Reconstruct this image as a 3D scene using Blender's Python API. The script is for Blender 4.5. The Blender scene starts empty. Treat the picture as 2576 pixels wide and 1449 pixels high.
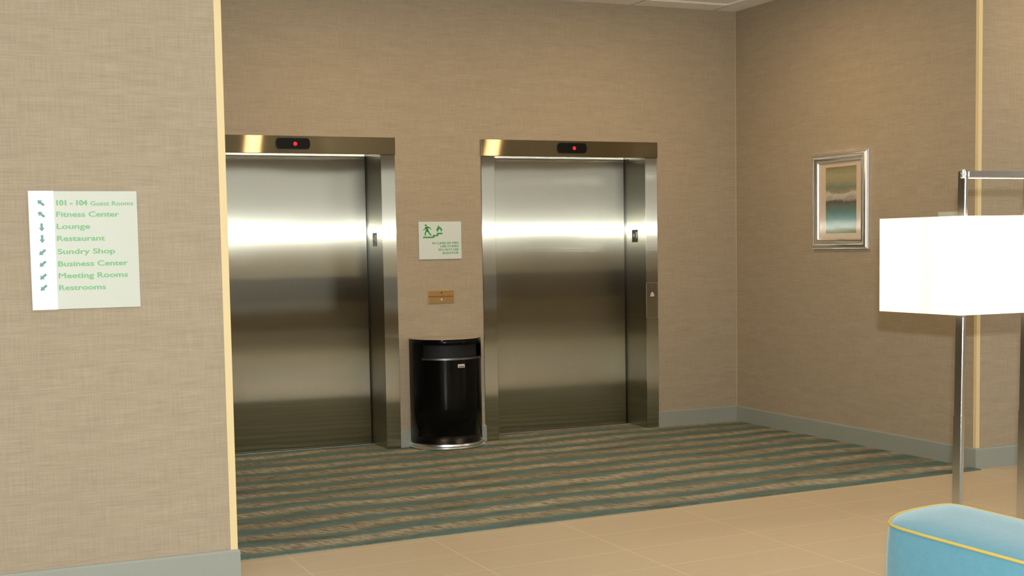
import bpy, bmesh, math, random
from mathutils import Vector, Matrix
random.seed(7)
S = bpy.context.scene
COL = S.collection

# ------------------------------------------------------------------ camera
CAM = Vector((-6.1583, -9.2367, 1.4659))
yaw, pitch, roll = math.radians(24.179), math.radians(-4.07), math.radians(-0.959)
F = Vector((math.sin(yaw)*math.cos(pitch), math.cos(yaw)*math.cos(pitch), math.sin(pitch)))
R0 = Vector((math.cos(yaw), -math.sin(yaw), 0)); U0 = R0.cross(F)
R = math.cos(roll)*R0 + math.sin(roll)*U0
U = -math.sin(roll)*R0 + math.cos(roll)*U0
cd = bpy.data.cameras.new('camera'); cam = bpy.data.objects.new('camera', cd); COL.objects.link(cam)
cam.matrix_world = Matrix(((R.x, U.x, -F.x, CAM.x), (R.y, U.y, -F.y, CAM.y), (R.z, U.z, -F.z, CAM.z), (0, 0, 0, 1)))
cd.sensor_width = 36; cd.sensor_fit = 'HORIZONTAL'; cd.lens = 3381.7/2576*36
cd.shift_y = (858.7-724.5)/2576
cd.clip_end = 200
S.camera = cam

# ------------------------------------------------------------------ light and exposure
S.view_settings.view_transform = 'Standard'; S.view_settings.look = 'None'
S.view_settings.exposure = 0.0; S.view_settings.gamma = 1.0; S.view_settings.use_curve_mapping = False
S.render.film_transparent = False
S.cycles.blur_glossy = 0.05
S.cycles.sample_clamp_indirect = 40
w = bpy.data.worlds.new('daylight'); S.world = w; w.use_nodes = True
w.node_tree.nodes['Background'].inputs[0].default_value = (0.95, 0.96, 0.94, 1)
w.node_tree.nodes['Background'].inputs[1].default_value = 2.0

def area_light(name, loc, direction, size, power, color, size_y=None, shape=None, spread=None):
    d = bpy.data.lights.new(name, 'AREA'); d.energy = power; d.color = color; d.size = size
    d.shape = shape or ('RECTANGLE' if size_y else 'SQUARE')
    if size_y: d.size_y = size_y
    if spread: d.spread = spread
    o = bpy.data.objects.new(name, d); COL.objects.link(o)
    o.location = loc; o.rotation_euler = Vector(direction).to_track_quat('-Z', 'Y').to_euler()
    return o
# the camera's own flash, on its hot shoe
flash = area_light('camera_flash', CAM + U*0.235 + R*0.03, F + U*0.03, 0.075, 235, (0.94, 0.98, 1.0), 0.045)

# ------------------------------------------------------------------ helpers
class MB:
    """collects geometry in world coordinates"""
    def __init__(s): s.bm = bmesh.new()
    def box(s, x0, x1, y0, y1, z0, z1, bevel=0.0, seg=2):
        vs = [s.bm.verts.new(p) for p in ((x0,y0,z0),(x1,y0,z0),(x1,y1,z0),(x0,y1,z0),(x0,y0,z1),(x1,y0,z1),(x1,y1,z1),(x0,y1,z1))]
        fs = [s.bm.faces.new([vs[i] for i in f]) for f in ((3,2,1,0),(4,5,6,7),(0,1,5,4),(1,2,6,5),(2,3,7,6),(3,0,4,7))]
        if bevel:
            es = list({e for f in fs for e in f.edges})
            bmesh.ops.bevel(s.bm, geom=es, offset=bevel, segments=seg, affect='EDGES', profile=0.5)
        return s
    def prism(s, pts, a, b, axis='z'):
        """polygon pts (2-D) extruded from a to b along axis"""
        def P(p, t):
            if axis == 'z': return (p[0], p[1], t)
            if axis == 'y': return (p[0], t, p[1])
            return (t, p[0], p[1])
        lo = [s.bm.verts.new(P(p, a)) for p in pts]; hi = [s.bm.verts.new(P(p, b)) for p in pts]
        n = len(pts)
        s.bm.faces.new(lo); s.bm.faces.new(hi)
        for i in range(n): s.bm.faces.new((lo[i], lo[(i+1) % n], hi[(i+1) % n], hi[i]))
        return s
    def sweep(s, path, prof, closed=False):
        """rings of 3-D points already placed: path is a list of rings"""
        rings = [[s.bm.verts.new(p) for p in r] for r in path]
        m = len(rings[0]); n = len(rings)
        for i in range(n if closed else n-1):
            a, b = rings[i], rings[(i+1) % n]
            for j in range(m): s.bm.faces.new((a[j], a[(j+1) % m], b[(j+1) % m], b[j]))
        if not closed:
            s.bm.faces.new(rings[0]); s.bm.faces.new(rings[-1])
        return s
    def tube(s, pts, r, n=10, closed=False):
        pts = [Vector(p) for p in pts]; rings = []
        for i, p in enumerate(pts):
            if closed: d = pts[(i+1) % len(pts)] - pts[i-1]
            else: d = pts[min(i+1, len(pts)-1)] - pts[max(i-1, 0)]
            d.normalize()
            ref = Vector((0,0,1)) if abs(d.z) < 0.9 else Vector((1,0,0))
            a = d.cross(ref).normalized(); b = d.cross(a)
            rings.append([p + a*(r*math.cos(t)) + b*(r*math.sin(t)) for t in [2*math.pi*k/n for k in range(n)]])
        return s.sweep(rings, None, closed)
    def lathe(s, c, prof, axis='z', n=24):
        """prof: list of (radius, height)"""
        rings = []
        for r, h in prof:
            ring = []
            for k in range(n):
                t = 2*math.pi*k/n; a, b = r*math.cos(t), r*math.sin(t)
                ring.append({'z': (c[0]+a, c[1]+b, c[2]+h), 'y': (c[0]+a, c[1]+h, c[2]+b), 'x': (c[0]+h, c[1]+a, c[2]+b)}[axis])
            rings.append(ring)
        return s.sweep(rings, None)
    def add_mesh(s, me): s.bm.from_mesh(me); return s
    def build(s, name, mat, parent=None, smooth=False, label=None):
        bmesh.ops.recalc_face_normals(s.bm, faces=s.bm.faces[:])
        off = Vector((0,0,0)); p = parent
        while p is not None: off += Vector(p.location); p = p.parent
        for v in s.bm.verts: v.co -= off
        me = bpy.data.meshes.new(name); s.bm.to_mesh(me); s.bm.free()
        o = bpy.data.objects.new(name, me); COL.objects.link(o)
        if mat: me.materials.append(mat)
        if smooth:
            for p in me.polygons: p.use_smooth = True
            try: me.set_sharp_from_angle(angle=math.radians(40))
            except Exception: pass
        if parent: o.parent = parent
        if label: o['label'] = label
        return o

def tag(o, label, cat, group=None, kind=None):
    o['label'] = label; o['category'] = cat
    if group: o['group'] = group
    if kind: o['kind'] = kind
    return o
def thing(name, loc, label, cat, group=None, kind=None):
    o = bpy.data.objects.new(name, None); COL.objects.link(o); o.location = loc; o.empty_display_size = 0.1
    return tag(o, label, cat, group, kind)
def struct(o, label, cat='wall'): return tag(o, label, cat, kind='structure')

# ------------------------------------------------------------------ materials
def srgb(r, g, b):
    f = lambda c: c/12.92 if c <= 0.04045 else ((c+0.055)/1.055)**2.4
    return (f(r/255), f(g/255), f(b/255), 1)
class Mat:
    def __init__(s, name):
        s.m = bpy.data.materials.new(name); s.m.use_nodes = True; s.nt = s.m.node_tree
        s.p = s.nt.nodes['Principled BSDF']; s.out = s.nt.nodes['Material Output']
    def n(s, typ, props=None, **ins):
        nd = s.nt.nodes.new(typ)
        for k, v in (props or {}).items(): setattr(nd, k, v)
        for k, v in ins.items():
            key = int(k[1:]) if k[0] == 'i' and k[1:].isdigit() else k.replace('_', ' ')
            s.set(nd.inputs[key], v)
        return nd
    def set(s, sock, v):
        if isinstance(v, bpy.types.NodeSocket): s.nt.links.new(v, sock)
        elif isinstance(v, bpy.types.Node): s.nt.links.new(v.outputs[0], sock)
        else: sock.default_value = v
    def P(s, **kw):
        for k, v in kw.items(): s.set(s.p.inputs[k.replace('_', ' ')], v)
        return s
    def math(s, op, a, b=0.0, c=0.0): return s.n('ShaderNodeMath', {'operation': op}, i0=a, i1=b, i2=c).outputs[0]
    def co(s): return s.n('ShaderNodeNewGeometry').outputs['Position']
    def xyz(s, v): return s.n('ShaderNodeSeparateXYZ', i0=v).outputs
    def vec(s, x, y, z): return s.n('ShaderNodeCombineXYZ', i0=x, i1=y, i2=z).outputs[0]
    def noise(s, v, scale=1.0, detail=2.0, rough=0.5, dist=0.0):
        return s.n('ShaderNodeTexNoise', Vector=v, Scale=scale, Detail=detail, Roughness=rough, Distortion=dist).outputs['Fac']
    def ramp(s, fac, stops, interp='LINEAR'):
        nd = s.n('ShaderNodeValToRGB', i0=fac); cr = nd.color_ramp; cr.interpolation = interp
        while len(cr.elements) < len(stops): cr.elements.new(0.5)
        for e, (p, c) in zip(cr.elements, stops): e.position = p; e.color = c
        return nd.outputs[0]
    def mix(s, fac, a, b, mode='MIX'):
        nd = s.n('ShaderNodeMix', {'data_type': 'RGBA', 'blend_type': mode})
        s.set(nd.inputs[0], fac); s.set(nd.inputs[6], a); s.set(nd.inputs[7], b); return nd.outputs[2]
    def bump(s, h, strength=0.3, dist=0.002):
        s.set(s.p.inputs['Normal'], s.n('ShaderNodeBump', Height=h, Strength=strength, Distance=dist)); return s
def simple(name, col, rough=0.6, metal=0.0, **kw):
    m = Mat(name); m.P(Base_Color=col, Roughness=rough, Metallic=metal, **kw); return m.m

def wallpaper():
    m = Mat('woven_linen_wallpaper'); x, y, z = m.xyz(m.co()); u = m.math('ADD', x, y)
    hor = m.noise(m.vec(m.math('MULTIPLY', u, 7), 0.0, m.math('MULTIPLY', z, 170)), 1, 3, 0.65)
    ver = m.noise(m.vec(m.math('MULTIPLY', u, 170), 3.0, m.math('MULTIPLY', z, 7)), 1, 3, 0.65)
    big = m.noise(m.vec(m.math('MULTIPLY', u, 3), 7.0, m.math('MULTIPLY', z, 22)), 1, 2, 0.5)
    f = m.math('ADD', m.math('MULTIPLY', hor, 0.52), m.math('ADD', m.math('MULTIPLY', ver, 0.38), m.math('MULTIPLY', big, 0.20)))
    c = m.ramp(f, [(0.30, srgb(148, 135, 114)), (0.56, srgb(168, 154, 132)), (0.82, srgb(182, 169, 147))])
    m.P(Base_Color=c, Roughness=0.75, Specular_IOR_Level=0.25); m.bump(f, 0.25, 0.0015)
    return m.m
def carpet_mat():
    m = Mat('striped_teal_tan_carpet'); x, y, z = m.xyz(m.co())
    wob = m.noise(m.vec(m.math('MULTIPLY', x, 1.2), m.math('MULTIPLY', y, 1.3), 0.0), 1, 3, 0.5)
    fine = m.noise(m.vec(m.math('MULTIPLY', x, 7), m.math('MULTIPLY', y, 24), 0.0), 1, 5, 0.75)
    yy = m.math('ADD', m.math('MULTIPLY_ADD', x, -0.052, y), m.math('ADD', m.math('MULTIPLY', wob, 0.24), m.math('MULTIPLY', fine, 0.17)))
    t = m.math('FRACT', m.math('DIVIDE', yy, 0.285))
    # second, slower row pattern so no two stripes match
    amp = m.noise(m.vec(m.math('MULTIPLY', x, 0.7), m.math('MULTIPLY', yy, 3.2), 5.0), 1, 2, 0.5)
    teal, teal2, tan, tan2, brn = srgb(57, 93, 94), srgb(90, 123, 119), srgb(182, 171, 144), srgb(144, 133, 108), srgb(72, 60, 41)
    band = m.ramp(t, [(0.0, (0.2,0.2,0.2,1)), (0.16, (0,0,0,1)), (0.36, (0.08,0.08,0.08,1)), (0.55, (0.84,0.84,0.84,1)), (0.72, (1,1,1,1)), (0.88, (0.85,0.85,0.85,1)), (1.0, (0.2,0.2,0.2,1))])      # 1 = tan band
    dull = m.ramp(amp, [(0.38, (0,0,0,1)), (0.62, (1,1,1,1))])
    # diagonal hatch of the pile on the tan bands
    d = m.math('ADD', m.math('MULTIPLY', x, 46), m.math('MULTIPLY', y, 20))
    hatch = m.noise(m.vec(d, m.math('MULTIPLY', m.math('SUBTRACT', y, m.math('MULTIPLY', x, 0.4)), 9), 0.0), 1, 3, 0.7)
    hd = m.ramp(hatch, [(0.42, (0,0,0,1)), (0.64, (1,1,1,1))])
    ctan = m.mix(m.math('MULTIPLY', hd, 0.75), m.mix(dull, tan, tan2), brn)
    patch = m.ramp(m.noise(m.vec(m.math('MULTIPLY', x, 2.2), m.math('MULTIPLY', yy, 13), 8.0), 1, 2, 0.5), [(0.52, (0,0,0,1)), (0.68, (1,1,1,1))])
    cteal = m.mix(m.math('MULTIPLY', patch, 0.7), m.mix(m.noise(m.vec(m.math('MULTIPLY', x, 3), m.math('MULTIPLY', yy, 16), 3.0), 1, 3, 0.6), teal, teal2), brn)
    c = m.mix(band, m.mix(m.math('MULTIPLY', hd, 0.30), cteal, tan2), ctan)
    sp = m.noise(m.vec(m.math('MULTIPLY', x, 260), m.math('MULTIPLY', y, 260), 0.0), 1, 1)
    c = m.mix(0.35, c, m.ramp(sp, [(0.3, (0.25,0.25,0.25,1)), (0.7, (0.8,0.8,0.8,1))]), 'OVERLAY')
    m.P(Base_Color=c, Roughness=0.95, Specular_IOR_Level=0.1, Sheen_Weight=0.04, Sheen_Roughness=0.45); m.bump(sp, 0.5, 0.004)
    return m.m
def tile_mat():
    m = Mat('beige_porcelain_tile'); x, y, z = m.xyz(m.co())
    yr = m.math('MULTIPLY_ADD', x, -0.058, y)            # rows run a little off the wall line
    tx = m.math('FRACT', m.math('DIVIDE', m.math('ADD', x, 3.065), 0.742)); ty = m.math('FRACT', m.math('DIVIDE', m.math('ADD', yr, 3.125), 0.352))
    def line(t, wd): return m.math('LESS_THAN', m.math('MINIMUM', t, m.math('SUBTRACT', 1.0, t)), wd)
    g = m.math('MAXIMUM', line(tx, 0.0032), line(ty, 0.0068))
    st = m.noise(m.vec(m.math('MULTIPLY', x, 2.5), m.math('MULTIPLY', yr, 60), 0.0), 1, 4, 0.6)
    cl = m.noise(m.vec(m.math('MULTIPLY', x, 1.2), m.math('MULTIPLY', y, 1.2), 2.0), 1, 2)
    c = m.mix(st, srgb(190, 172, 141), srgb(205, 189, 161)); c = m.mix(m.math('MULTIPLY', cl, 0.25), c, srgb(188, 172, 150))
    c = m.mix(m.math('MULTIPLY', g, 0.75), c, srgb(232, 214, 182))
    m.P(Base_Color=c, Roughness=0.42, Specular_IOR_Level=0.4)
    return m.m
def steel(name, vertical=True, rough=0.155, aniso=0.925, rough2=0.26, aniso2=0.84, col=(0.505, 0.49, 0.395, 1)):
    m = Mat(name); x, y, z = m.xyz(m.co()); u = m.math('ADD', x, y)
    nrm = m.n('ShaderNodeNewGeometry').outputs['Normal']
    tan = m.n('ShaderNodeVectorMath', {'operation': 'CROSS_PRODUCT'}, i0=nrm, i1=(0, 0, 1)).outputs[0]
    tan = m.n('ShaderNodeVectorMath', {'operation': 'ADD'}, i0=tan, i1=(1e-3, 0, 0)).outputs[0]
    a, b = (420, 5) if vertical else (5, 420)
    gr = m.noise(m.vec(m.math('MULTIPLY', u, a), 0.0, m.math('MULTIPLY', z, b)), 1, 2, 0.6)
    lo = m.noise(m.vec(m.math('MULTIPLY', u, 1.3), 1.0, m.math('MULTIPLY', z, 1.6)), 1, 1)
    c = m.mix(gr, (col[0]*0.96, col[1]*0.96, col[2]*0.96, 1), (min(1, col[0]*1.04), min(1, col[1]*1.04), min(1, col[2]*1.04), 1))
    bmp = m.n('ShaderNodeBump', Height=lo, Strength=0.10, Distance=0.010)
    lobes = []
    for r_, a_ in ((rough, aniso), (rough2, aniso2)):
        gl = m.n('ShaderNodeBsdfAnisotropic', Color=c, Roughness=m.math('MULTIPLY_ADD', gr, 0.012, r_-0.006), Anisotropy=-a_ if vertical else a_, Tangent=tan)
        m.set(gl.inputs['Normal'], bmp); lobes.append(gl)
    mx = m.n('ShaderNodeMixShader', i0=0.35); m.set(mx.inputs[1], lobes[0]); m.set(mx.inputs[2], lobes[1])
    m.nt.links.new(mx.outputs[0], m.out.inputs[0])
    return m.m
def fabric(name, a, b):
    m = Mat(name); v = m.co()
    t = m.noise(v, 260, 2, 0.6); t2 = m.noise(v, 30, 3, 0.6)
    c = m.mix(m.math('ADD', m.math('MULTIPLY', t, 0.6), m.math('MULTIPLY', t2, 0.4)), a, b)
    m.P(Base_Color=c, Roughness=0.9, Specular_IOR_Level=0.2, Sheen_Weight=0.4, Sheen_Roughness=0.4); m.bump(t, 0.4, 0.002)
    return m.m
def art_mat(z0, z1):
    m = Mat('abstract_seascape_print'); x, y, z = m.xyz(m.co())
    n1 = m.noise(m.vec(0.0, m.math('MULTIPLY', y, 7), m.math('MULTIPLY', z, 22)), 1, 5, 0.6, 0.6)
    n2 = m.noise(m.vec(4.0, m.math('MULTIPLY', y, 26), m.math('MULTIPLY', z, 60)), 1, 4, 0.7)
    t = m.math('DIVIDE', m.math('SUBTRACT', z, z0), z1-z0)
    t = m.math('ADD', t, m.math('ADD', m.math('MULTIPLY_ADD', n1, 0.20, -0.10), m.math('MULTIPLY_ADD', n2, 0.07, -0.035)))
    c = m.ramp(t, [(0.0, srgb(98, 116, 62)), (0.07, srgb(104, 124, 76)), (0.12, srgb(104, 148, 150)), (0.24, srgb(70, 138, 144)), (0.34, srgb(78, 116, 104)),
                   (0.43, srgb(96, 104, 84)), (0.485, srgb(84, 76, 68)), (0.53, srgb(178, 168, 152)), (0.585, srgb(206, 198, 184)), (0.63, srgb(150, 140, 104)),
                   (0.70, srgb(116, 132, 114)), (0.78, srgb(164, 152, 112)), (0.88, srgb(168, 160, 124)), (1.0, srgb(140, 128, 84))])
    m.P(Base_Color=c, Roughness=0.6); return m.m
def glass_mat():
    m = Mat('picture_glass'); nt = m.nt
    tr = m.n('ShaderNodeBsdfTransparent'); gl = m.n('ShaderNodeBsdfGlossy', Roughness=0.02)
    fr = m.math('MULTIPLY', m.n('ShaderNodeFresnel', IOR=1.75).outputs[0], m.math('SUBTRACT', 1.0, m.n('ShaderNodeNewGeometry').outputs['Backfacing']))
    mx = m.n('ShaderNodeMixShader', i0=fr); m.set(mx.inputs[1], tr); m.set(mx.inputs[2], gl)
    nt.links.new(mx.outputs[0], m.out.inputs[0]); return m.m
def shade_mat():
    m = Mat('white_lampshade_fabric')
    d = m.n('ShaderNodeBsdfDiffuse', Color=(0.85, 0.82, 0.74, 1)); t = m.n('ShaderNodeBsdfTranslucent', Color=(0.94, 0.88, 0.74, 1))
    mx = m.n('ShaderNodeMixShader', i0=0.5); m.set(mx.inputs[1], d); m.set(mx.inputs[2], t)
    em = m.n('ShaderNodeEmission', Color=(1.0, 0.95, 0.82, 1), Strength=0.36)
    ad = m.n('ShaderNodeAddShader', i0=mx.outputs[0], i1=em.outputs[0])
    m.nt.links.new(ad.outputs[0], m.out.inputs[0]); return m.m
def emit(name, col, s):
    m = Mat(name); m.P(Base_Color=(0,0,0,1), Emission_Color=col, Emission_Strength=s); return m.m

M = {}
M['wall'] = wallpaper(); M['carpet'] = carpet_mat(); M['tile'] = tile_mat()
M['steel_v'] = steel('brushed_steel_vertical_grain'); M['steel_h'] = steel('brushed_steel_horizontal_grain', False, 0.24, 0.94, 0.28, 0.89, (0.48, 0.41, 0.27, 1))
M['polished'] = simple('polished_steel', (0.66, 0.64, 0.58, 1), 0.15, 1.0)
M['base'] = simple('sage_grey_baseboard_paint', srgb(150, 155, 145), 0.45)
M['guard'] = simple('cream_corner_guard', srgb(226, 206, 156), 0.4)
M['guard2'] = simple('pale_corner_bead', srgb(190, 174, 146), 0.6)
M['ceiling'] = simple('off_white_ceiling_board', srgb(247, 245, 238), 0.85)
M['tee'] = simple('white_ceiling_grid', srgb(236, 230, 216), 0.5)
M['gap'] = simple('shadow_gap_black', (0.012, 0.012, 0.010, 1), 0.8)
M['black'] = simple('black_plastic', (0.006, 0.006, 0.005, 1), 0.35, IOR=1.25)
M['lip'] = simple('dull_metal_lip', (0.22, 0.215, 0.205, 1), 0.4, 1.0)
M['enamel'] = simple('gloss_black_enamel', (0.003, 0.003, 0.003, 1), 0.13, IOR=1.27)
M['liner'] = simple('dull_black_liner', (0.006, 0.006, 0.006, 1), 0.7)
M['chrome'] = simple('polished_chrome', (0.84, 0.85, 0.85, 1), 0.22, 1.0)
M['satin'] = simple('satin_silver', (0.88, 0.87, 0.85, 1), 0.28, 1.0)
M['top'] = simple('grey_can_top', srgb(176, 168, 152), 0.35, 0.0)
M['brushed'] = simple('pale_bulb_lit_strip', (0.80, 0.76, 0.68, 1), 0.5)  # pale colour stands in for bulb light under the lamp's chrome bar
M['alu'] = simple('aluminium_sill', (0.72, 0.71, 0.68, 1), 0.35, 1.0)
M['brass'] = simple('brushed_brass', srgb(176, 146, 92), 0.38, 0.8)
M['red'] = simple('red_print', srgb(150, 40, 26), 0.6)
M['led'] = emit('red_led', (1.0, 0.008, 0.02, 1), 1.6)
M['sign'] = simple('pale_grey_green_sign', srgb(200, 206, 194), 0.45)
M['sign2'] = simple('pale_cool_sign', srgb(208, 218, 212), 0.45)
M['strip'] = simple('flash_white_sign_strip', srgb(244, 246, 250), 0.3)  # flash glare on the aluminium strip, put in as plain white
M['green'] = simple('green_lettering', srgb(120, 184, 126), 0.5)
M['dgreen'] = simple('green_pictogram', srgb(52, 150, 70), 0.5)
M['sgreen'] = simple('small_green_lettering', srgb(104, 168, 108), 0.5)
M['arrow'] = simple('slate_green_arrow', srgb(104, 150, 142), 0.5)
M['plate'] = simple('charcoal_plate', srgb(52, 50, 52), 0.4)
M['white'] = simple('white_print', srgb(226, 226, 224), 0.5)
M['btn'] = simple('pale_button', srgb(200, 192, 180), 0.4)
M['mat'] = simple('warm_white_mat_board', srgb(214, 194, 168), 0.8)
M['blue'] = fabric('aqua_blue_upholstery', srgb(78, 142, 166), srgb(116, 170, 188))
M['pipe'] = simple('mustard_piping', srgb(206, 184, 98), 0.7)
M['shade'] = shade_mat(); M['glass'] = glass_mat()
M['bulb'] = emit('warm_bulb', (1.0, 0.86, 0.66, 1), 420)
M['warm_lens'] = emit('warm_downlight_lens', (1.0, 0.60, 0.22, 1), 6)
M['panel_lens'] = emit('lobby_light_lens', (1.0, 0.95, 0.86, 1), 2.4)
M['wood'] = simple('dark_walnut', srgb(62, 46, 32), 0.5)
M['frame_dark'] = simple('dark_window_frame', srgb(60, 58, 54), 0.4)

# ------------------------------------------------------------------ measurements (metres)
H = 2.134                                   # clear height of the elevator openings
ZC = 3.32                                   # ceiling
JW = 0.1085                                 # jamb face
RX0, RX1 = -2.242, -0.741                   # right entrance, outside of jambs
LX1 = -2.9155; LX0 = LX1 - (RX1-RX0)        # left entrance
DEP = 0.311                                 # recess of the doors
YL, XL = -3.299, -4.8607                    # front face and free end of the left wall
YR = -2.701                                 # outer corner of the right wall
HB = 0.130                                  # baseboard
WX, EX, RY = -11.0, 4.0, -14.5              # lobby limits
BT = 0.012

# ------------------------------------------------------------------ shell
b = MB(); b.box(WX, EX, RY, 0.30, -0.20, 0.0)
struct(b.build('floor', M['tile']), 'beige porcelain tile floor with pale grout lines', 'floor')
b = MB(); b.box(WX-0.2, EX+0.2, RY-0.2, 0.60, ZC, ZC+0.2)
ceil = struct(b.build('ceiling', M['ceiling']), 'off white suspended ceiling above the elevator lobby', 'ceiling')
# perimeter board and grid lines that show along the top corner
b = MB(); b.box(WX, -0.0, -0.225, 0.0, ZC-0.012, ZC); b.box(-0.225, 0.0, YR, -0.225, ZC-0.012, ZC)
b.build('perimeter_board', M['ceiling'], ceil)
b = MB()
for k in range(14):
    xx = -0.21 - 0.745*k; b.box(xx-0.004, xx+0.004, -3.2, 0.0, ZC-0.0135, ZC-0.0005)
for k in range(5):
    yy = -0.225 - 0.62*k; b.box(WX, 0.0, yy-0.012, yy+0.012, ZC-0.008, ZC-0.0005)
b.build('ceiling_grid', M['tee'], ceil)
b = MB()
for k in range(2):
    xx = -0.21 - 0.745*k; b.box(xx-0.003, xx+0.003, -0.225, 0.0, ZC-0.0138, ZC-0.001)
b.build('board_joint', M['gap'], ceil)

O = 0.02   # opening in the wall runs behind the jambs
b = MB()
b.box(WX, LX0+O, 0, 0.45, 0, ZC); b.box(LX1-O, RX0+O, 0, 0.45, 0, ZC); b.box(RX1-O, 0.15, 0, 0.45, 0, ZC)
b.box(LX0+O, LX1-O, 0, 0.45, H+0.02, ZC); b.box(RX0+O, RX1-O, 0, 0.45, H+0.02, ZC)
struct(b.build('wall_back', M['wall']), 'beige linen wallpaper wall holding both elevators')
b = MB(); b.box(LX0, LX1, 0.40, 0.45, -0.1, H+0.1); b.box(RX0, RX1, 0.40, 0.45, -0.1, H+0.1)
struct(b.build('wall_shaft', M['gap']), 'dark shaft wall behind the elevator doors')
b = MB(); b.box(0, 0.15, YR+0.15, 0, 0, ZC)
struct(b.build('wall_right', M['wall']), 'beige linen wallpaper wall carrying the framed picture')
b = MB(); b.box(0.0, EX, YR, YR+0.15, 0, ZC)
struct(b.build('wall_front', M['wall']), 'beige linen wallpaper wall behind the floor lamp at far right')
b = MB(); b.box(WX, XL, YL, YL+0.22, 0, ZC)
struct(b.build('wall_left', M['wall']), 'large beige linen wallpaper wall with the directory sign at left')
b = MB(); b.box(WX-0.15, WX, RY, 0.45, 0, ZC)
struct(b.build('wall_west', M['wall']), 'beige wall closing the lobby on the left, out of view')
rx0, rx1, rz0, rz1 = -5.0, 3.6, 1.72, 2.95  # rear window added and sized to brighten the door reflections
b = MB(); b.box(WX, rx0, RY-0.15, RY, 0, ZC); b.box(rx1, EX, RY-0.15, RY, 0, ZC); b.box(rx0, rx1, RY-0.15, RY, 0, rz0); b.box(rx0, rx1, RY-0.15, RY, rz1, ZC)
struct(b.build('wall_rear', M['wall']), 'beige wall behind the photographer')
b = MB(); b.box(WX, EX, RY, RY+0.03, 0.48, 0.95)  # dark band added so the steel doors reflect a dark strip
struct(b.build('trim_added_band', M['wood']), 'dark band added on the wall behind the photographer for the doors to reflect', 'trim')
win = thing('window_added', ((rx0+rx1)/2, RY-0.05, rz0), 'unseen daylight window added behind the photographer to brighten the steel reflections', 'window', kind='structure')
b = MB()
for k in range(7):
    xx = rx0 + (rx1-rx0)*k/6; b.box(max(rx0, xx-0.03), min(rx1, xx+0.03), RY-0.10, RY-0.02, rz0, rz1)
b.box(rx0, rx1, RY-0.10, RY-0.02, rz0, rz0+0.05); b.box(rx0, rx1, RY-0.10, RY-0.02, rz1-0.05, rz1)
b.build('window_frame', M['frame_dark'], win)
# east wall with a window on the lobby
wy0, wy1, wz0, wz1 = -9.4, -4.2, 0.45, 2.75
b = MB(); b.box(EX, EX+0.15, RY, wy0, 0, ZC); b.box(EX, EX+0.15, wy1, YR+0.15, 0, ZC); b.box(EX, EX+0.15, wy0, wy1, 0, wz0); b.box(EX, EX+0.15, wy0, wy1, wz1, ZC)
struct(b.build('wall_east', M['wall']), 'beige wall with the lobby window, out of view at right')
win = thing('window_1', (EX+0.05, (wy0+wy1)/2, wz0), 'wide daylight window of the lobby, out of view at right', 'window', kind='structure')
b = MB()
for k in range(5):
    yy = wy0 + (wy1-wy0)*k/4; b.box(EX+0.02, EX+0.10, max(wy0, yy-0.03), min(wy1, yy+0.03), wz0, wz1)
b.box(EX+0.02, EX+0.10, wy0, wy1, wz0, wz0+0.05); b.box(EX+0.02, EX+0.10, wy0, wy1, wz1-0.05, wz1)
b.build('window_frame', M['frame_dark'], win)
po = area_light('window_portal', (EX+0.14, (wy0+wy1)/2, (wz0+wz1)/2), (-1, 0, 0), wy1-wy0, 1, (1, 1, 1), wz1-wz0)
po.data.cycles.is_portal = True
po = area_light('rear_portal', ((rx0+rx1)/2, RY-0.14, (rz0+rz1)/2), (0, 1, 0), rx1-rx0, 1, (1, 1, 1), rz1-rz0)
po.data.cycles.is_portal = True

# corner guards
zt = ZC
b = MB(); b.box(XL-0.029, XL+0.003, YL-0.003, YL, HB, zt); b.box(XL, XL+0.003, YL, YL+0.03, HB, zt)
struct(b.build('trim_1', M['guard']), 'cream corner guard on the end of the left wall', 'trim')
b = MB(); b.box(-0.003, 0.026, YR-0.003, YR, HB, zt); b.box(-0.003, 0.0, YR, YR+0.022, HB, zt)
struct(b.build('trim_2', M['guard']), 'cream corner guard on the right wall corner behind the lamp', 'trim')

b = MB(); b.box(-0.005, 0.0, -0.005, 0.0, HB, ZC-0.014)
struct(b.build('trim_4', M['guard2']), 'thin pale bead in the inner corner of the back wall', 'trim')

# baseboards: profile with a chamfered top, mitred round the corners
def baseboard(name, path, label):
    """path: plan points of the wall face; board stands off to the right-hand side of travel"""
    n = len(path); rows = []
    prof = [(0, 0), (BT, 0), (BT, HB-0.010), (BT*0.55, HB), (0, HB)]
    nr = []
    for i in range(n-1):
        d = Vector(path[i+1]) - Vector(path[i]); d.normalize(); nr.append(Vector((d.y, -d.x)))
    for i in range(n):
        if i == 0: m_ = nr[0]
        elif i == n-1: m_ = nr[-1]
        else:
            m_ = nr[i-1] + nr[i]; m_ = m_ / (1 + nr[i-1].dot(nr[i]))
        rows.append([(path[i][0]+m_.x*o, path[i][1]+m_.y*o, z) for o, z in prof])
    b = MB(); b.sweep(rows, None)
    return struct(b.build(name, M['base']), label, 'baseboard')
baseboard('baseboard_left', [(WX, YL), (XL, YL), (XL, YL+0.22)], 'sage grey baseboard along the left wall')
baseboard('baseboard_middle', [(LX1-0.002, 0), (RX0+0.006, 0)], 'short sage grey baseboard between the elevators behind the bin')
baseboard('baseboard_back', [(RX1-0.004, 0), (0, 0), (0, YR), (EX, YR)], 'sage grey baseboard turning the corner under the picture and behind the lamp')
baseboard('baseboard_far', [(WX, 0), (LX0, 0)], 'sage grey baseboard left of the left elevator, hidden')

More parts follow.
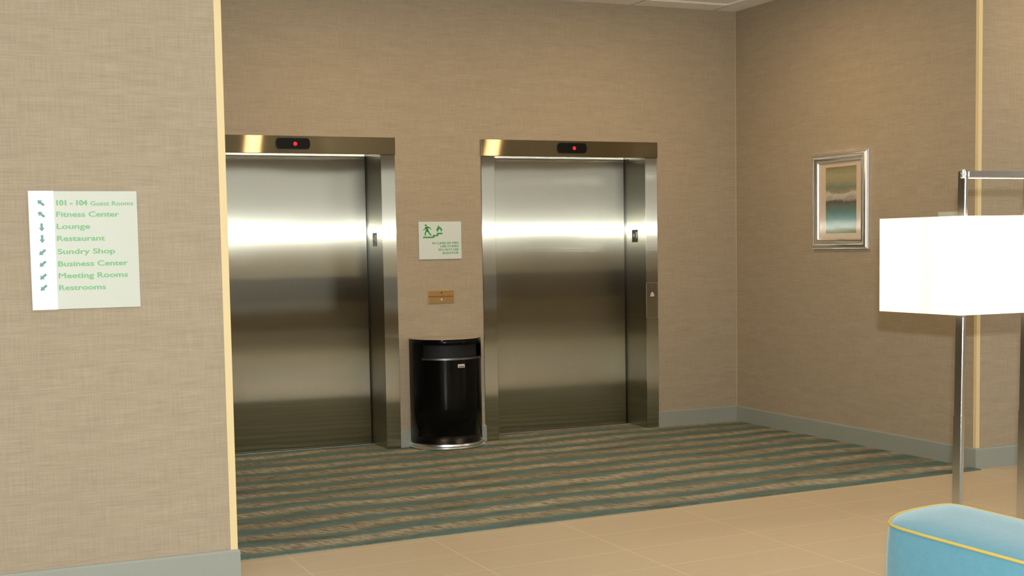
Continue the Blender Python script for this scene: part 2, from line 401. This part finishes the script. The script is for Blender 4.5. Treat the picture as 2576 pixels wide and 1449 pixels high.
# carpet: runs into both door recesses
ce = lambda x: -2.972 + (x+4.8)*0.0455
pts = [(WX, ce(-4.8)), (XL-0.2, ce(XL-0.2)), (-2.8, -2.873), (-1.7, -2.833), (-0.02, ce(-0.02)-0.008), (-BT, YR-0.06), (-BT, -BT), (RX1, -BT), (RX1-JW, -BT), (RX1-JW, DEP-0.035), (RX0+JW, DEP-0.035), (RX0+JW, -BT),
       (LX1-JW, -BT), (LX1-JW, DEP-0.035), (LX0+JW, DEP-0.035), (LX0+JW, -BT), (WX, -BT)]
b = MB(); b.prism(pts, 0.0005, 0.006)
tag(b.build('carpet', M['carpet']), 'teal and tan striped carpet in front of the elevators', 'carpet')

# ------------------------------------------------------------------ elevators
def text_mesh(s, size=1.0, bold=0.0, spacing=1.0):
    c = bpy.data.curves.new('lettering', 'FONT'); c.body = s; c.size = size; c.offset = bold; c.extrude = 0.0; c.resolution_u = 3
    c.space_character = spacing
    o = bpy.data.objects.new('lettering', c); COL.objects.link(o)
    dg = bpy.context.evaluated_depsgraph_get(); dg.update()
    me = bpy.data.meshes.new_from_object(o.evaluated_get(dg))
    bpy.data.objects.remove(o); bpy.data.curves.remove(c)
    return me
def lettering(s, x0, x1, zb, cap, y, parent, mat, name='lettering', bold=0.0, thick=0.0015, face='y', align='fit', label=None):
    """flat raised letters on a wall facing -y (or -x with face='x'), fitted between x0 and x1, baseline zb"""
    me = text_mesh(s, 1.0)
    xs = [v.co.x for v in me.vertices]; a, e = min(xs), max(xs)
    caph = 0.729
    bm = bmesh.new()
    for kk, (ox, oy) in enumerate(((0, 0),) if not bold else ((-bold, 0), (bold, 0), (0, bold*0.7), (0, -bold*0.7))):
        k0 = len(bm.verts); bm.from_mesh(me); bm.verts.ensure_lookup_table()
        for v in bm.verts[k0:]: v.co.x += ox; v.co.y += oy; v.co.z += 0.07*kk
    bpy.data.meshes.remove(me)
    r = bmesh.ops.extrude_face_region(bm, geom=bm.faces[:])
    for g in r['geom']:
        if isinstance(g, bmesh.types.BMVert): g.co.z += 1.0
    for v in bm.verts:
        px = x0 + (v.co.x-a)/(e-a)*(x1-x0); pz = zb + v.co.y/caph*cap; d = y - v.co.z*thick
        v.co = (px, d, pz) if face == 'y' else (d, px, pz)
    b = MB(); b.bm.free(); b.bm = bm
    return b.build(name, mat, parent, label=label)

def elevator(name, x0, x1, label, far_jamb_call):
    cx = (x0+x1)/2; i0, i1 = x0+JW, x1-JW
    t = thing(name, (cx, 0, 0), label, 'elevator door', 'the two steel elevator doors', 'structure')
    # header fascia, a little proud of the jambs
    b = MB(); b.box(x0-0.002, x1+0.002, -0.016, 0.02, H, H+0.120, 0.0015)
    b.build('header', M['steel_h'], t)
    b = MB(); b.prism([(0.0, H), (DEP+0.05, H+0.0040), (DEP+0.05, H+0.02), (0.0, H+0.02)], i0-0.02, i1+0.02, 'x'); b.build('soffit', M['polished'], t)
    for a, e in ((x0, i0), (i1, x1)):
        b = MB(); b.box(a, e, -0.010, 0.012, 0.0, H-0.001, 0.0032); b.build('jamb', M['steel_v'], t)
    for a, e in ((i0-0.018, i0), (i1, i1+0.018)):
        b = MB(); b.box(a, e, 0.0125, DEP+0.03, 0.0, H); b.build('return_panel', M['steel_v'], t)
    b = MB(); b.box(i0-0.017, i1-0.014, DEP, DEP+0.03, 0.008, H+0.003, 0.002); b.build('door_panel', M['steel_v'], t)
    b = MB(); b.box(i0, i1, DEP+0.032, DEP+0.05, 0, H); b.build('door_gap_shade', M['gap'], t)  # black sheet standing in for the shade inside the door gap
    b = MB(); b.box(i0, i1, DEP-0.035, DEP+0.03, 0.0, 0.006)
    sill = b.build('sill', M['gap'], t)
    b = MB(); b.box(i0, i1, DEP-0.033, DEP-0.022, 0.006, 0.0075)
    b.build('sill_edge', M['alu'], sill)
    # position indicator: black barrel with one red lamp
    zc, hw, hh = H+0.066, 0.1215, 0.040
    pts = []
    for k in range(13):
        a = -math.pi/2 + math.pi*k/12; pts.append((cx+hw-0.020+0.020*math.cos(a)*1.0, zc+hh*math.sin(a)*0.93))
    for k in range(13):
        a = math.pi/2 + math.pi*k/12; pts.append((cx-hw+0.020+0.020*math.cos(a)*1.0, zc+hh*math.sin(a)*0.93))
    b = MB(); b.prism(pts, -0.030, -0.016, 'y')
    ind = b.build('position_indicator', M['black'], t)
    b = MB(); b.lathe((cx+0.0145, -0.0305, zc-0.002), [(0.0135, 0.001), (0.0135, -0.001), (0.009, -0.003), (0.002, -0.0035)], 'y', 20)
    b.build('indicator_lamp', M['led'], ind, True, label='lit red round indicator lamp')
    # floor plates on both returns
    for xf, sgn in ((i1, -1), (i0, 1)):
        y0, y1, z0, z1 = 0.114, 0.204, 1.477, 1.576
        b = MB(); b.box(min(xf, xf+sgn*0.003), max(xf, xf+sgn*0.003), y0, y1, z0, z1, 0.0008, 1)
        pl = b.build('floor_plate', M['plate'], t, label='dark floor plate with a star and the number 1')
        if sgn == -1:
            lettering('1', 0.137, 0.120, 1.510, 0.052, xf-0.003, pl, M['white'], 'floor_number', face='x', bold=0.01)
            sp = []
            for k in range(10):
                a = math.pi/2 + math.pi*k/5; r_ = 0.017 if k % 2 == 0 else 0.007; sp.append((0.172+r_*math.cos(a), 1.532+r_*math.sin(a)))
            b = MB(); b.prism(sp, xf-0.0045, xf-0.003, 'x'); b.build('floor_star', M['white'], pl)
    if far_jamb_call:
        # hall call panel let into the right jamb
        b = MB(); a0, a1, z0, z1 = -0.8475, RX1-0.004, 0.879, 1.155
        b.box(a0, a1, -0.0125, -0.008, z0, z1, 0.0012, 1)
        cp = b.build('call_panel', M['steel_v'], t)
        b = MB(); b.box(a0-0.0018, a1+0.0018, -0.0112, -0.0085, z0-0.0018, z1+0.0018); b.build('panel_edge', M['alu'], cp)
        b = MB()
        b.prism([(-0.815, 1.048), (-0.780, 1.048), (-0.781, 1.060), (-0.790, 1.079), (-0.797, 1.083), (-0.804, 1.079), (-0.814, 1.060)], -0.0165, -0.0122, 'y')
        b.build('call_button', M['btn'], cp, label='pale triangular call button')
        b = MB(); b.lathe((-0.7975, -0.0125, 1.128), [(0.004, 0.0), (0.004, -0.002), (0.001, -0.0025)], 'y', 12); b.build('pilot_lamp', M['brass'], cp)
    return t
elevator('door_1', LX0, LX1, 'left steel elevator door, partly hidden by the left wall', False)
elevator('door_2', RX0, RX1, 'right steel elevator door with a call panel on its right jamb', True)

# ------------------------------------------------------------------ signs on the back wall
fs = thing('fire_sign', (-2.578, 0, 1.376), 'pale fire exit sign with green walking figure, flame and stairs between the elevators', 'sign')
fx0, fx1, fz0, fz1 = -2.7447, -2.4108, 1.376, 1.6505
b = MB(); b.box(fx0, fx1, -0.008, 0.0, fz0, fz1, 0.001, 1); b.build('sign_plate', M['sign2'], fs)
for s_, a, e, z in (('IN CASE OF FIRE', -2.6388, -2.4345, 1.4868), ('USE STAIRS', -2.5790, -2.4345, 1.4630), ('DO NOT USE', -2.5925, -2.4345, 1.4385), ('ELEVATOR', -2.5602, -2.4345, 1.4138)):
    lettering(s_, a, e, z, 0.0155, -0.008, fs, M['sgreen'], bold=0.018)
# pictogram, drawn on a grid measured from the sign (metres from its top-left corner)
g = 0.0002372; gz = 0.0002196
def gp(x, y): return (fx0 + (x-160)*g, fz1 - (y-95)*gz)
yp0, yp1 = -0.0095, -0.008
def limb(pts, widths):
    L, Rr = [], []
    for i, (x, y) in enumerate(pts):
        p0 = pts[max(0, i-1)]; p1 = pts[min(len(pts)-1, i+1)]
        dx, dy = p1[0]-p0[0], p1[1]-p0[1]; l = math.hypot(dx, dy) or 1
        wd = widths[i]/2; L.append((x-dy/l*wd, y+dx/l*wd)); Rr.append((x+dy/l*wd, y-dx/l*wd))
    return [gp(*p) for p in L + Rr[::-1]]
b = MB()
b.prism([gp(395+38*math.cos(k*math.pi/9), 212+30*math.sin(k*math.pi/9)) for k in range(18)], yp0, yp1, 'y')
b.prism([gp(*p) for p in ((385, 262), (430, 248), (470, 252), (486, 300), (470, 350), (478, 390), (440, 410), (400, 388), (404, 330), (380, 300))], yp0, yp1, 'y')
b.prism(limb([(400, 275), (375, 330), (352, 355), (300, 370)], [40, 34, 28, 22]), yp0, yp1, 'y')
b.prism(limb([(460, 265), (515, 290), (545, 320), (562, 358)], [34, 32, 28, 22]), yp0, yp1, 'y')
b.prism(limb([(430, 385), (390, 440), (374, 490), (372, 556)], [56, 46, 40, 34]), yp0, yp1, 'y')
b.prism(limb([(450, 385), (490, 440), (520, 500), (572, 545)], [56, 46, 40, 34]), yp0, yp1, 'y')
b.build('walking_figure', M['dgreen'], fs)
b = MB()
b.prism([gp(*p) for p in ((300, 590), (620, 590), (620, 534), (700, 534), (755, 534), (755, 466), (940, 466), (940, 515), (815, 515), (800, 560), (790, 578), (690, 578), (672, 610), (660, 636), (300, 636))], yp0, yp1, 'y')
b.build('stair_symbol', M['dgreen'], fs)
b = MB()
b.prism([gp(*p) for p in ((796, 200), (815, 236), (842, 246), (850, 268), (858, 290), (872, 296), (884, 280), (905, 304), (912, 330), (922, 352), (937, 350), (935, 380), (915, 410), (876, 430),
                          (890, 400), (886, 370), (862, 352), (846, 330), (828, 360), (800, 385), (796, 410), (806, 432), (770, 425), (752, 400), (738, 362), (744, 340), (756, 345), (760, 310), (766, 268), (778, 290), (792, 296), (800, 262), (792, 236))], yp0, yp1, 'y')
b.build('flame_symbol', M['dgreen'], fs)

kp = thing('key_switch_plate', (-2.581, 0, 1.05), 'small brass key switch plate with a red line above the bin', 'switch plate')
b = MB(); b.box(-2.6825, -2.4785, -0.006, 0, 1.0515, 1.1460, 0.0015, 2); b.build('plate', M['brass'], kp)
b = MB()
xx = -2.679
while xx < -2.486:
    l = random.uniform(0.006, 0.016); b.box(xx, min(xx+l, -2.486), -0.0072, -0.006, 1.0985, 1.1050); xx += l + 0.0022
b.build('red_line', M['red'], kp, label='row of tiny red print')
b = MB(); b.lathe((-2.5770, -0.006, 1.0780), [(0.011, 0), (0.011, -0.006), (0.009, -0.0085), (0.002, -0.009)], 'y', 20); b.build('key_cylinder', M['chrome'], kp, True)
b = MB(); b.lathe((-2.5755, -0.006, 1.1290), [(0.005, 0), (0.005, -0.0015), (0.001, -0.002)], 'y', 14); b.build('indicator_hole', M['gap'], kp)
for sx in (-2.668, -2.502):
    for sz in (1.0655, 1.131):
        b = MB(); b.lathe((sx, -0.006, sz), [(0.0042, 0), (0.0042, -0.001), (0.001, -0.0015)], 'y', 12); b.build('screw', M['brass'], kp)

# ------------------------------------------------------------------ half-round waste bin
bx, by, br, bz = -2.575, -0.046, 0.266, 0.806
bn = thing('waste_bin', (bx, -0.18, 0.006), 'black half-round waste bin between the two elevators', 'bin')
NA = 64
def arc(r, n=NA): return [(bx + r*math.cos(math.pi + math.pi*k/n), by + r*math.sin(math.pi + math.pi*k/n)) for k in range(n+1)]
def dshape(r, yb=-0.014): return [(bx - r, yb)] + arc(r) + [(bx + r, yb)]
# shell with a disposal opening left out of the mesh
bm = bmesh.new(); plan = dshape(br); zs = [0.045, 0.30, 0.651, 0.664, 0.762, 0.780, bz-0.004]
grid = [[bm.verts.new((x, y, z)) for x, y in plan] for z in zs]
ka, kb = 11, 55        # steps of the arc taken by the opening
for r_ in range(len(zs)-1):
    for c_ in range(len(plan)-1):
        if r_ == 3 and ka <= c_-1 < kb: continue
        bm.faces.new((grid[r_][c_], grid[r_][c_+1], grid[r_+1][c_+1], grid[r_+1][c_]))
    bm.faces.new((grid[r_][-1], grid[r_][0], grid[r_+1][0], grid[r_+1][-1]))
b = MB(); b.bm.free(); b.bm = bm
body = b.build('body', M['enamel'], bn, True)
so = body.modifiers.new('wall_thickness', 'SOLIDIFY'); so.thickness = 0.010; so.offset = 1.0
if sum((p.normal.dot(p.center + Vector((0, -0.05, 0))) for p in body.data.polygons)) > 0: so.offset = -1.0
b = MB(); b.prism([(x, y) for x, y in dshape(br-0.035, -0.03)], 0.63, 0.79); b.build('liner', M['liner'], bn)
b = MB()
inner, outer = arc(br-0.004)[ka:kb+1], arc(br+0.006)[ka:kb+1]
b.prism(outer + inner[::-1], 0.655, 0.668); b.build('opening_lip', M['lip'], bn, label='grey metal lip of the opening')
b = MB(); b.prism(dshape(br+0.003, -0.012), bz-0.004, bz); b.build('lid', M['top'], bn, label='pale grey flat top')
b = MB()
pr = [(0.006, 0.0062), (0.014, 0.010), (0.016, 0.018), (0.010, 0.023), (0.010, 0.028), (0.014, 0.033), (0.012, 0.046), (0.002, 0.050), (-0.02, 0.050), (-0.02, 0.0062)]
rings = []
for i, (x, y) in enumerate(dshape(1.0)):
    rings.append([])
for o, z in pr: pass
pl_ = [dshape(br+o, -0.014) for o, z in pr]
rings = [[(pl_[j][i][0], pl_[j][i][1], pr[j][1]) for j in range(len(pr))] for i in range(len(pl_[0]))]
b.sweep(rings, None); b.build('base_ring', M['satin'], bn, True, label='silver ribbed base ring')
tagx = -2.556; ang = math.acos(max(-1, min(1, (tagx-bx)/br))); ty_ = by - br*math.sin(ang)
b = MB(); b.box(tagx-0.026, tagx+0.026, ty_-0.012, ty_+0.004, 0.598, 0.624, 0.003, 2); lt = b.build('lock_tag', M['btn'], bn, label='small cream latch tag')
b = MB(); b.box(tagx-0.020, tagx+0.020, ty_-0.0135, ty_-0.0115, 0.6045, 0.6095); b.build('tag_slot', M['gap'], lt)

# ------------------------------------------------------------------ directory sign on the left wall
ds = thing('directory_sign', (-5.464, YL, 1.2313), 'pale directory sign with flash-white arrow strip and green lettering on the left wall', 'sign')
sx0, sx1, sz0, sz1 = -5.6838, -5.2455, 1.2313, 1.7252
b = MB(); b.box(sx0, sx1, YL-0.012, YL, sz0, sz1, 0.001, 1); b.build('sign_plate', M['sign'], ds)
b = MB(); b.box(sx0-0.001, -5.584, YL-0.0155, YL-0.012, sz0-0.001, sz1+0.001, 0.0008, 1); b.build('arrow_strip', M['strip'], ds, label='arrow strip, flash glare put in as white')
yt = YL-0.012
lettering('101 - 104', -5.5723, -5.4503, 1.6660, 0.0225, yt, ds, M['green'], bold=0.045)
lettering('Guest Rooms', -5.4363, -5.2616, 1.6650, 0.0190, yt, ds, M['green'], bold=0.015)
for s_, a, e, z in (('Fitness Center', -5.5753, -5.3221, 1.6180), ('Lounge', -5.5754, -5.4426, 1.5675), ('Restaurant', -5.5757, -5.3835, 1.5172), ('Sundry Shop', -5.5757, -5.3440, 1.4624),
                    ('Business Center', -5.5757, -5.2928, 1.4111), ('Meeting Rooms', -5.5757, -5.2946, 1.3613), ('Restrooms', -5.5757, -5.3873, 1.3109)):
    lettering(s_, a, e, z, 0.0228, yt, ds, M['green'], bold=0.022)
def arrow(cx, cz, ang):
    P = [(0.0175, 0), (0.002, 0.0115), (0.002, 0.0050), (-0.0165, 0.0050), (-0.0165, -0.0050), (0.002, -0.0050), (0.002, -0.0115)]
    c, s_ = math.cos(math.radians(ang)), math.sin(math.radians(ang))
    b = MB(); b.prism([(cx + x*c - y*s_, cz + x*s_ + y*c) for x, y in P], YL-0.0168, YL-0.0155, 'y')
    b.build('arrow', M['arrow'], ds)
for cx_, cz_, an in ((-5.636, 1.6760, 141), (-5.636, 1.6283, 141), (-5.636, 1.5745, 270), (-5.636, 1.5262, 270), (-5.6375, 1.4705, 221), (-5.6378, 1.4222, 221), (-5.638, 1.3688, 221), (-5.6378, 1.3224, 221)):
    arrow(cx_, cz_, an)

# ------------------------------------------------------------------ framed picture on the right wall
pf = thing('framed_picture', (0, -1.346, 1.401), 'silver framed abstract sea picture on the right wall', 'picture')
py0, py1, pz0, pz1 = -1.664, -1.028, 1.4005, 2.1000
def frame(prof, y0, y1, z0, z1, name, mat, parent):
    """prof: (inset, stand-off) closed profile"""
    rings = []
    for cy_, cz_, dy_, dz_ in ((y0, z0, 1, 1), (y1, z0, -1, 1), (y1, z1, -1, -1), (y0, z1, 1, -1)):
        rings.append([(-h, cy_+dy_*o, cz_+dz_*o) for o, h in prof])
    b = MB(); b.sweep(rings, None, True); return b.build(name, mat, parent, True)
frame([(0, 0), (0, 0.012), (0.004, 0.018), (0.010, 0.018), (0.013, 0.024), (0.022, 0.032), (0.033, 0.034), (0.045, 0.030), (0.054, 0.022), (0.059, 0.021), (0.064, 0.024), (0.070, 0.024), (0.076, 0.018), (0.079, 0.012), (0.079, 0)],
      py0, py1, pz0, pz1, 'frame', M['satin'], pf)
iy0, iy1, iz0, iz1 = py0+0.079, py1-0.079, pz0+0.079, pz1-0.079
ay0, ay1, az0, az1 = -1.5265, -1.1795, 1.5165, 1.9935
b = MB(); b.box(-0.008, -0.001, iy0-0.004, iy1+0.004, iz0-0.004, iz1+0.004); b.build('mat_board', M['mat'], pf)
M['art'] = art_mat(az0, az1)
b = MB(); b.box(-0.0086, -0.008, ay0, ay1, az0, az1); b.build('print', M['art'], pf, label='abstract sea print in teal, white and olive')
b = MB(); b.box(-0.0135, -0.0115, iy0-0.003, iy1+0.003, iz0-0.003, iz1+0.003); b.build('glass_pane', M['glass'], pf)

# small pale plate half hidden by the lamp
b = MB(); b.box(-0.008, 0, -2.560, -2.353, 1.430, 1.637, 0.001, 1)
tag(b.build('wall_plaque', M['sign']), 'plain pale plaque on the right wall behind the floor lamp', 'sign')

# ------------------------------------------------------------------ floor lamp
sx0_, sx1_, sy0_, sy1_, z0_, z1_ = -2.2846, -1.585, -5.034, -4.538, 1.154, 1.5555
fy = -4.834; lx = -1.935
lamp = thing('floor_lamp', (lx, fy, 0), 'lit floor lamp with a white box shade on a chrome frame behind the ottoman', 'lamp')
b = MB(); th = 0.004
for a in ((sx0_, sx1_, sy0_, sy0_+th), (sx0_, sx1_, sy1_-th, sy1_), (sx0_, sx0_+th, sy0_+th, sy1_-th), (sx1_-th, sx1_, sy0_+th, sy1_-th)):
    b.box(a[0], a[1], a[2], a[3], z0_, z1_)
b.build('lamp_shade', M['shade'], lamp, label='glowing white rectangular fabric shade')
zt_ = 1.7475; lean = 0.0135
def xl(x, z): return x + lean*(z-1.1)
def bar(b, x0, x1, y0, y1, z0, z1):
    vs = [b.bm.verts.new(p) for p in ((xl(x0,z0),y0,z0),(xl(x1,z0),y0,z0),(xl(x1,z0),y1,z0),(xl(x0,z0),y1,z0),(xl(x0,z1),y0,z1),(xl(x1,z1),y0,z1),(xl(x1,z1),y1,z1),(xl(x0,z1),y1,z1))]
    fs_ = [b.bm.faces.new([vs[i] for i in f]) for f in ((3,2,1,0),(4,5,6,7),(0,1,5,4),(1,2,6,5),(2,3,7,6),(3,0,4,7))]
    bmesh.ops.bevel(b.bm, geom=list({e for f in fs_ for e in f.edges}), offset=0.003, segments=2, affect='EDGES')
p1, p2, pw, pd = -2.108, -1.742, 0.018, 0.046
for px in (p1, p2):
    b = MB(); bar(b, px, px+pw, fy-pd/2, fy+pd/2, 0.02, zt_); b.build('pole', M['chrome'], lamp, label='chrome upright')
for px in (p1, p2):
    b = MB(); bar(b, px-0.0018, px+pw+0.0018, fy-pd/2-0.0018, fy+pd/2+0.0018, 0.02, 0.716); b.build('lower_sleeve', M['chrome'], lamp, label='slightly wider chrome sleeve of the upright')
b = MB(); bar(b, p1+pw, p2, fy-pd/2, fy+pd/2, zt_-0.028, zt_); b.build('top_bar', M['chrome'], lamp, label='chrome bar across the top')
b = MB(); bar(b, p1+pw+0.004, p2-0.004, fy-pd/2+0.003, fy+pd/2-0.003, zt_-0.0305, zt_-0.0275); b.build('bar_underside', M['brushed'], lamp, label='pale strip under the top bar, bulb light put into its colour')
b = MB(); b.box(lx-0.26, lx+0.26, fy-0.15, fy+0.15, 0.0, 0.022, 0.004); b.build('base', M['chrome'], lamp, label='flat chrome base plate')
b = MB(); b.lathe((xl(p1, zt_)-0.004, fy-0.012, zt_-0.032), [(0.006, 0.0), (0.010, 0.004), (0.010, 0.012), (0.006, 0.015), (0.006, 0.018), (0.010, 0.021), (0.010, 0.034), (0.006, 0.038)], 'z', 16)
b.build('finial', M['chrome'], lamp, True)
b = MB(); b.tube([(xl(p1+pw, 1.38), fy, 1.38), (p2+0.004, fy, 1.38)], 0.006, 8); b.build('shade_carrier', M['chrome'], lamp)
b = MB(); b.lathe((lx, fy, 1.385), [(0.012, 0.0), (0.016, 0.01), (0.016, 0.05), (0.012, 0.06)], 'z', 14); b.build('socket', M['alu'], lamp)
b = MB(); b.lathe((lx, fy, 1.445), [(0.012, 0.0), (0.026, 0.022), (0.030, 0.045), (0.024, 0.066), (0.010, 0.076), (0.002, 0.078)], 'z', 16); b.build('bulb', M['bulb'], lamp, True)

# ------------------------------------------------------------------ ottoman
def plan_curve(inset=0.0):
    # the far end is bowed, with a broad left corner and a tight right one; the near end mirrors it
    far = [(-3.022, -5.66), (-3.017, -5.53), (-3.006, -5.468), (-2.985, -5.430), (-2.930, -5.376), (-2.858, -5.326), (-2.794, -5.298), (-2.730, -5.281),
           (-2.650, -5.268), (-2.590, -5.265), (-2.555, -5.276), (-2.538, -5.305), (-2.532, -5.36), (-2.532, -5.66)]
    pts = [Vector(p) for p in far] + [Vector((x, -11.80 - y)) for x, y in far[::-1]]
    out = []; n = len(pts); c = sum(pts, Vector((0, 0)))/n
    for i in range(n):
        d = (pts[(i+1) % n] - pts[i-1]).normalized(); nv = Vector((d.y, -d.x))
        p = pts[i] + nv*min(inset, 0.10)
        if inset > 0.10:                       # beyond the corners shrink towards the centre line
            k = (inset-0.10)/0.17; p = Vector((p.x + (c.x-p.x)*k, p.y + (max(c.y-0.35, min(c.y+0.35, p.y)) - p.y)*k*0.7))
        out.append((p.x, p.y))
    return out
ot = thing('ottoman', (-2.776, -5.9, 0), 'aqua blue upholstered ottoman with mustard piping in the bottom right corner', 'ottoman')
zp = 0.45
b = MB()
lev = [(0.030, 0.06), (0.008, 0.07), (0.0, 0.12), (-0.004, 0.26), (0.0, 0.38), (0.006, 0.43), (0.012, zp)]
b.sweep([[(x, y, z) for x, y in plan_curve(o)] for o, z in lev], None); b.build('base_cushion', M['blue'], ot, True)
def top_curve(k, inset=0.012):
    out = []
    for x, y in plan_curve(inset): out.append((x + (-2.777-x)*k, y + (max(-6.20, min(-5.60, y)) - y)*k))
    return out
b = MB()
lev = [(0.0, zp), (0.05, zp+0.006), (0.14, zp+0.012), (0.28, zp+0.018), (0.45, zp+0.022), (0.62, zp+0.024), (0.80, zp+0.0245)]
b.sweep([[(x, y, z) for x, y in top_curve(k)] for k, z in lev], None); b.build('seat_cushion', M['blue'], ot, True)
b = MB(); b.tube([(x, y, zp) for x, y in plan_curve(0.008)], 0.0055, 8, True); b.build('piping', M['pipe'], ot, True, label='mustard yellow piping round the seat')
for fx_, fy_ in ((-2.97, -5.42), (-2.60, -5.34), (-2.97, -6.45), (-2.60, -6.45)):
    b = MB(); b.lathe((fx_, fy_, 0), [(0.016, 0), (0.022, 0.065)], 'z', 14); b.build('foot', M['wood'], ot)

# ------------------------------------------------------------------ ceiling lights (out of the frame; some seen in the steel, some added)
def downlight(x, y, label, power=23):
    t = thing('downlight', (x, y, ZC), label, 'ceiling light', 'warm downlights in front of the elevators')
    b = MB(); b.lathe((x, y, ZC), [(0.095, 0.0), (0.095, -0.016), (0.080, -0.018), (0.076, -0.010)], 'z', 28); b.build('trim_ring', M['tee'], t, True)
    b = MB(); b.lathe((x, y, ZC), [(0.076, -0.010), (0.02, -0.0115)], 'z', 28); b.build('lens', M['warm_lens'], t)
    area_light('downlight_beam', (x, y, ZC-0.03), (0, 0.0, -1), 0.14, power, (1.0, 0.72, 0.42), shape='DISK', spread=math.radians(180))
downlight((LX0+LX1)/2+0.16, -1.5, 'warm ceiling downlight before the left elevator, above the frame')
downlight((RX0+RX1)/2+0.14, -1.5, 'warm ceiling downlight before the right elevator, above the frame')
downlight(0.75, -3.45, 'warm ceiling downlight added to brighten the right front wall, above the frame', 9)  # extra lamp, added to lift the right front wall
def panel(x, y, label):
    t = thing('ceiling_panel_light', (x, y, ZC), label, 'ceiling light', 'panel lights over the lobby')
    b = MB(); b.box(x-0.62, x+0.62, y-0.62, y+0.62, ZC-0.02, ZC-0.0155); b.box(x-0.62, x+0.62, y-0.62, y+0.62, ZC-0.0155, ZC, 0.002); b.build('frame', M['tee'], t)
    b = MB(); b.box(x-0.58, x+0.58, y-0.58, y+0.58, ZC-0.024, ZC-0.02); b.build('lens', M['panel_lens'], t)
panel(1.0, -5.4, 'lobby ceiling panel light added to brighten the right front wall, above the frame')  # added panel, brightens the right front wall and the ottoman top
panel(-7.6, -6.2, 'lobby ceiling panel light nearest the left wall, above the frame')
panel(-3.4, -6.2, 'lobby ceiling panel light nearest the carpet, above the frame')
panel(-8.0, -13.3, 'unseen ceiling panel light placed to brighten the rear wall, left')  # rear panels placed to brighten the wall that the doors reflect
panel(-3.0, -13.3, 'unseen ceiling panel light placed to brighten the rear wall, right')
panel(1.5, -13.3, 'unseen ceiling panel light placed to brighten the rear wall, far right')
